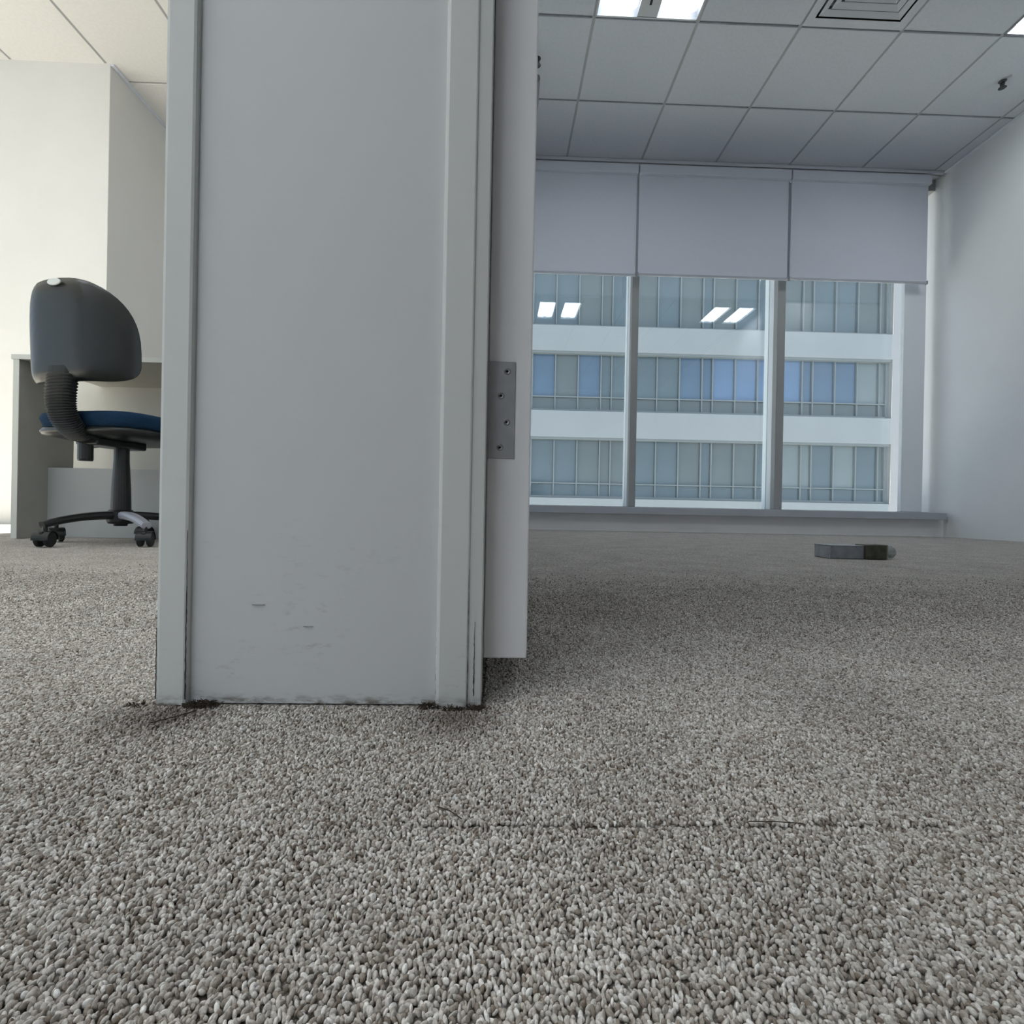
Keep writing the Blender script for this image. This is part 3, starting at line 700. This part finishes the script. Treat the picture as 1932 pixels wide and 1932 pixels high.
for k in range(5):
    a = R(-109.5+72*k) - CA
    bm = bm_new(); pp = []; ss = []
    for q in range(9):
        u = q/8; rr = 0.030 + (r_tip-0.022)*u; z = 0.100 - 0.030*u**2.2
        pp.append((rr*math.cos(a), rr*math.sin(a), z)); ss.append((0.020-0.006*u, 0.015-0.004*u))
    sweep(bm, pp, ss, 12, 3.0)
    lg = fin('base_leg', bm, CHROME if k == 1 else BLACKPL, ch)
    if k == 1: lg['label'] = 'scuffed pale grey base leg'
    cx, cy = r_tip*math.cos(a), r_tip*math.sin(a)
    # twin-wheel caster: hooded wheels either side of a stem
    yaw = R(35) + k*0.9 if k != 0 else R(22)
    if k == 1: yaw = R(30)
    cs = box('caster_hood', -0.006, 0.006, -0.022, 0.018, 0.020, 0.050, BLACKPL, ch, 0.003)
    cs.location = (cx, cy, 0); cs.rotation_euler = (0, 0, yaw)
    bm = bm_new(); lathe(bm, [(0.007, 0.045), (0.007, 0.078)], 12); fin('stem', bm, BLACKPL, cs)
    for s in (-1, 1):
        bm = bm_new(); x0 = s*0.0075
        prof = [(0.0225, x0), (0.0245, x0+s*0.003), (0.0245, x0+s*0.0105), (0.021, x0+s*0.0135)]
        if s < 0: prof = prof[::-1]
        lathe(bm, prof, 24, 'x', (0, 0, 0.0246)); fin('wheel', bm, RUBBER, cs)
    # hood over the wheels
    bm = bm_new(); nn = 12; A_ = []; B_ = []; A2 = []; B2 = []
    for q in range(nn+1):
        t_ = R(-5) + R(190)*q/nn
        for lst, x, rr in ((A_, -0.0225, 0.0275), (B_, 0.0225, 0.0275), (A2, -0.0225, 0.0255), (B2, 0.0225, 0.0255)):
            lst.append(bm.verts.new((x, rr*math.cos(t_), 0.0246+rr*math.sin(t_))))
    for q in range(nn):
        bm.faces.new((A_[q], A_[q+1], B_[q+1], B_[q])); bm.faces.new((A2[q], B2[q], B2[q+1], A2[q+1]))
        bm.faces.new((A_[q], A2[q], A2[q+1], A_[q+1])); bm.faces.new((B_[q], B_[q+1], B2[q+1], B2[q]))
    for q in (0, nn): bm.faces.new((A_[q], B_[q], B2[q], A2[q]))
    fin('wheel_guard', bm, BLACKPL, cs)

# ---------------------------------------------------------------- office block across the street
FY = 24.0
bd = empty('office_building', (10, FY, -14)); tag(bd, 'white banded office building with long glazed strips seen through the window', 'building')
def fbox(name, x0, x1, y0, y1, z0, z1, m): return box(name, x0-10, x1-10, y0-FY, y1-FY, z0+14, z1+14, m, bd)
fbox('wall', 18.52, 34.0, FY-0.25, FY+12, -14, 30, CONC)
fbox('core', -22.0, 18.52, FY+0.6, FY+12, -14, 30, DARK)
floors = [(0.79, 3.63), (4.85, 7.64), (8.82, 11.62)]
bands = [(-14, 0.79), (3.63, 4.85), (7.64, 8.82), (11.62, 12.85), (15.6, 16.8), (19.6, 30)]
for z0, z1 in bands: fbox('spandrel_band', -22.0, 18.52, FY-0.25, FY+0.6, z0, z1, CONC)
fbox('glazed_strip', -22.0, 18.52, FY+0.1, FY+0.16, 12.85, 15.6, FG[0]); fbox('glazed_strip', -22.0, 18.52, FY+0.1, FY+0.16, 16.8, 19.6, FG[0])
mx_ = []
x = 0.405-4.81*2
while x < 18.3:
    mx_ += [x-0.505, x, x+1.078, x+2.155, x+3.23]; x += 4.81
mx_ = sorted(m_ for m_ in mx_ if -6 < m_ < 18.3) + [18.40]
mcache = {}
def shared(name, dims, loc, m):
    k = (name, tuple(round(d, 3) for d in dims), m.name)
    if k not in mcache:
        bm = bm_new(); bx(bm, -dims[0]/2, dims[0]/2, -dims[1]/2, dims[1]/2, -dims[2]/2, dims[2]/2); bmesh.ops.recalc_face_normals(bm, faces=list(bm.faces))
        me = bpy.data.meshes.new(name); bm.to_mesh(me); bm.free(); me.materials.append(m); mcache[k] = me
    o = link(name, mcache[k], None, bd); o.location = (loc[0]-10, loc[1]-FY, loc[2]+14); return o
rnd = random.Random(5)
for fi, (z0, z1) in enumerate(floors):
    zt = z0 + (0.70 if fi < 2 else 0.12)
    shared('soffit_shade', (24.5, 0.35, 0.10), (6.27, FY-0.02, z1-0.05), FMUL)  # dark strip stands in for the shade under each band
    if fi < 2: shared('transom', (24.5, 0.08, 0.055), (6.27, FY+0.02, zt), FMUL)
    shared('bottom_rail', (24.5, 0.10, 0.12), (6.27, FY+0.02, z0+0.06), FMUL)
    for a, b in zip(mx_, mx_[1:]):
        cxm = (a+b)/2
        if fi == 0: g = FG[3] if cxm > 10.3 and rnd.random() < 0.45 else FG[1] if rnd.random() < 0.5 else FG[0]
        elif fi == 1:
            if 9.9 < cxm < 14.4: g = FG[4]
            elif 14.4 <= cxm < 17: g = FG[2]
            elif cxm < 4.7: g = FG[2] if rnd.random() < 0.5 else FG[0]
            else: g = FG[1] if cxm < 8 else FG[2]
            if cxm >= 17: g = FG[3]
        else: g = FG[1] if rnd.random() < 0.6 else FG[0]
        tilt = rnd.uniform(-0.01, 0.01)
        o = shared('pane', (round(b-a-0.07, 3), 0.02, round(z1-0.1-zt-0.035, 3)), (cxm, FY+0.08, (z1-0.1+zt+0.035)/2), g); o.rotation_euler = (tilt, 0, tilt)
        g2 = FG[0] if fi else FG[1]
        if fi == 2: continue
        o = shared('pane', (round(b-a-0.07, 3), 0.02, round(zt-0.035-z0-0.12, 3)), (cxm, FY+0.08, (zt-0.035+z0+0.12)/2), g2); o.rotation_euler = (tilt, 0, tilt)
    for xm in mx_: shared('mullion', (0.055, 0.12, z1-z0-0.2), (xm, FY+0.03, (z0+z1)/2), FMUL)
fbox('end_reveal', 18.42, 18.52, FY-0.05, FY+0.3, 0.79, 11.62, FMUL)
st = struct(box('trim_7', -60, 70, 4.9, FY-0.25, -14.3, -14, ASPH))
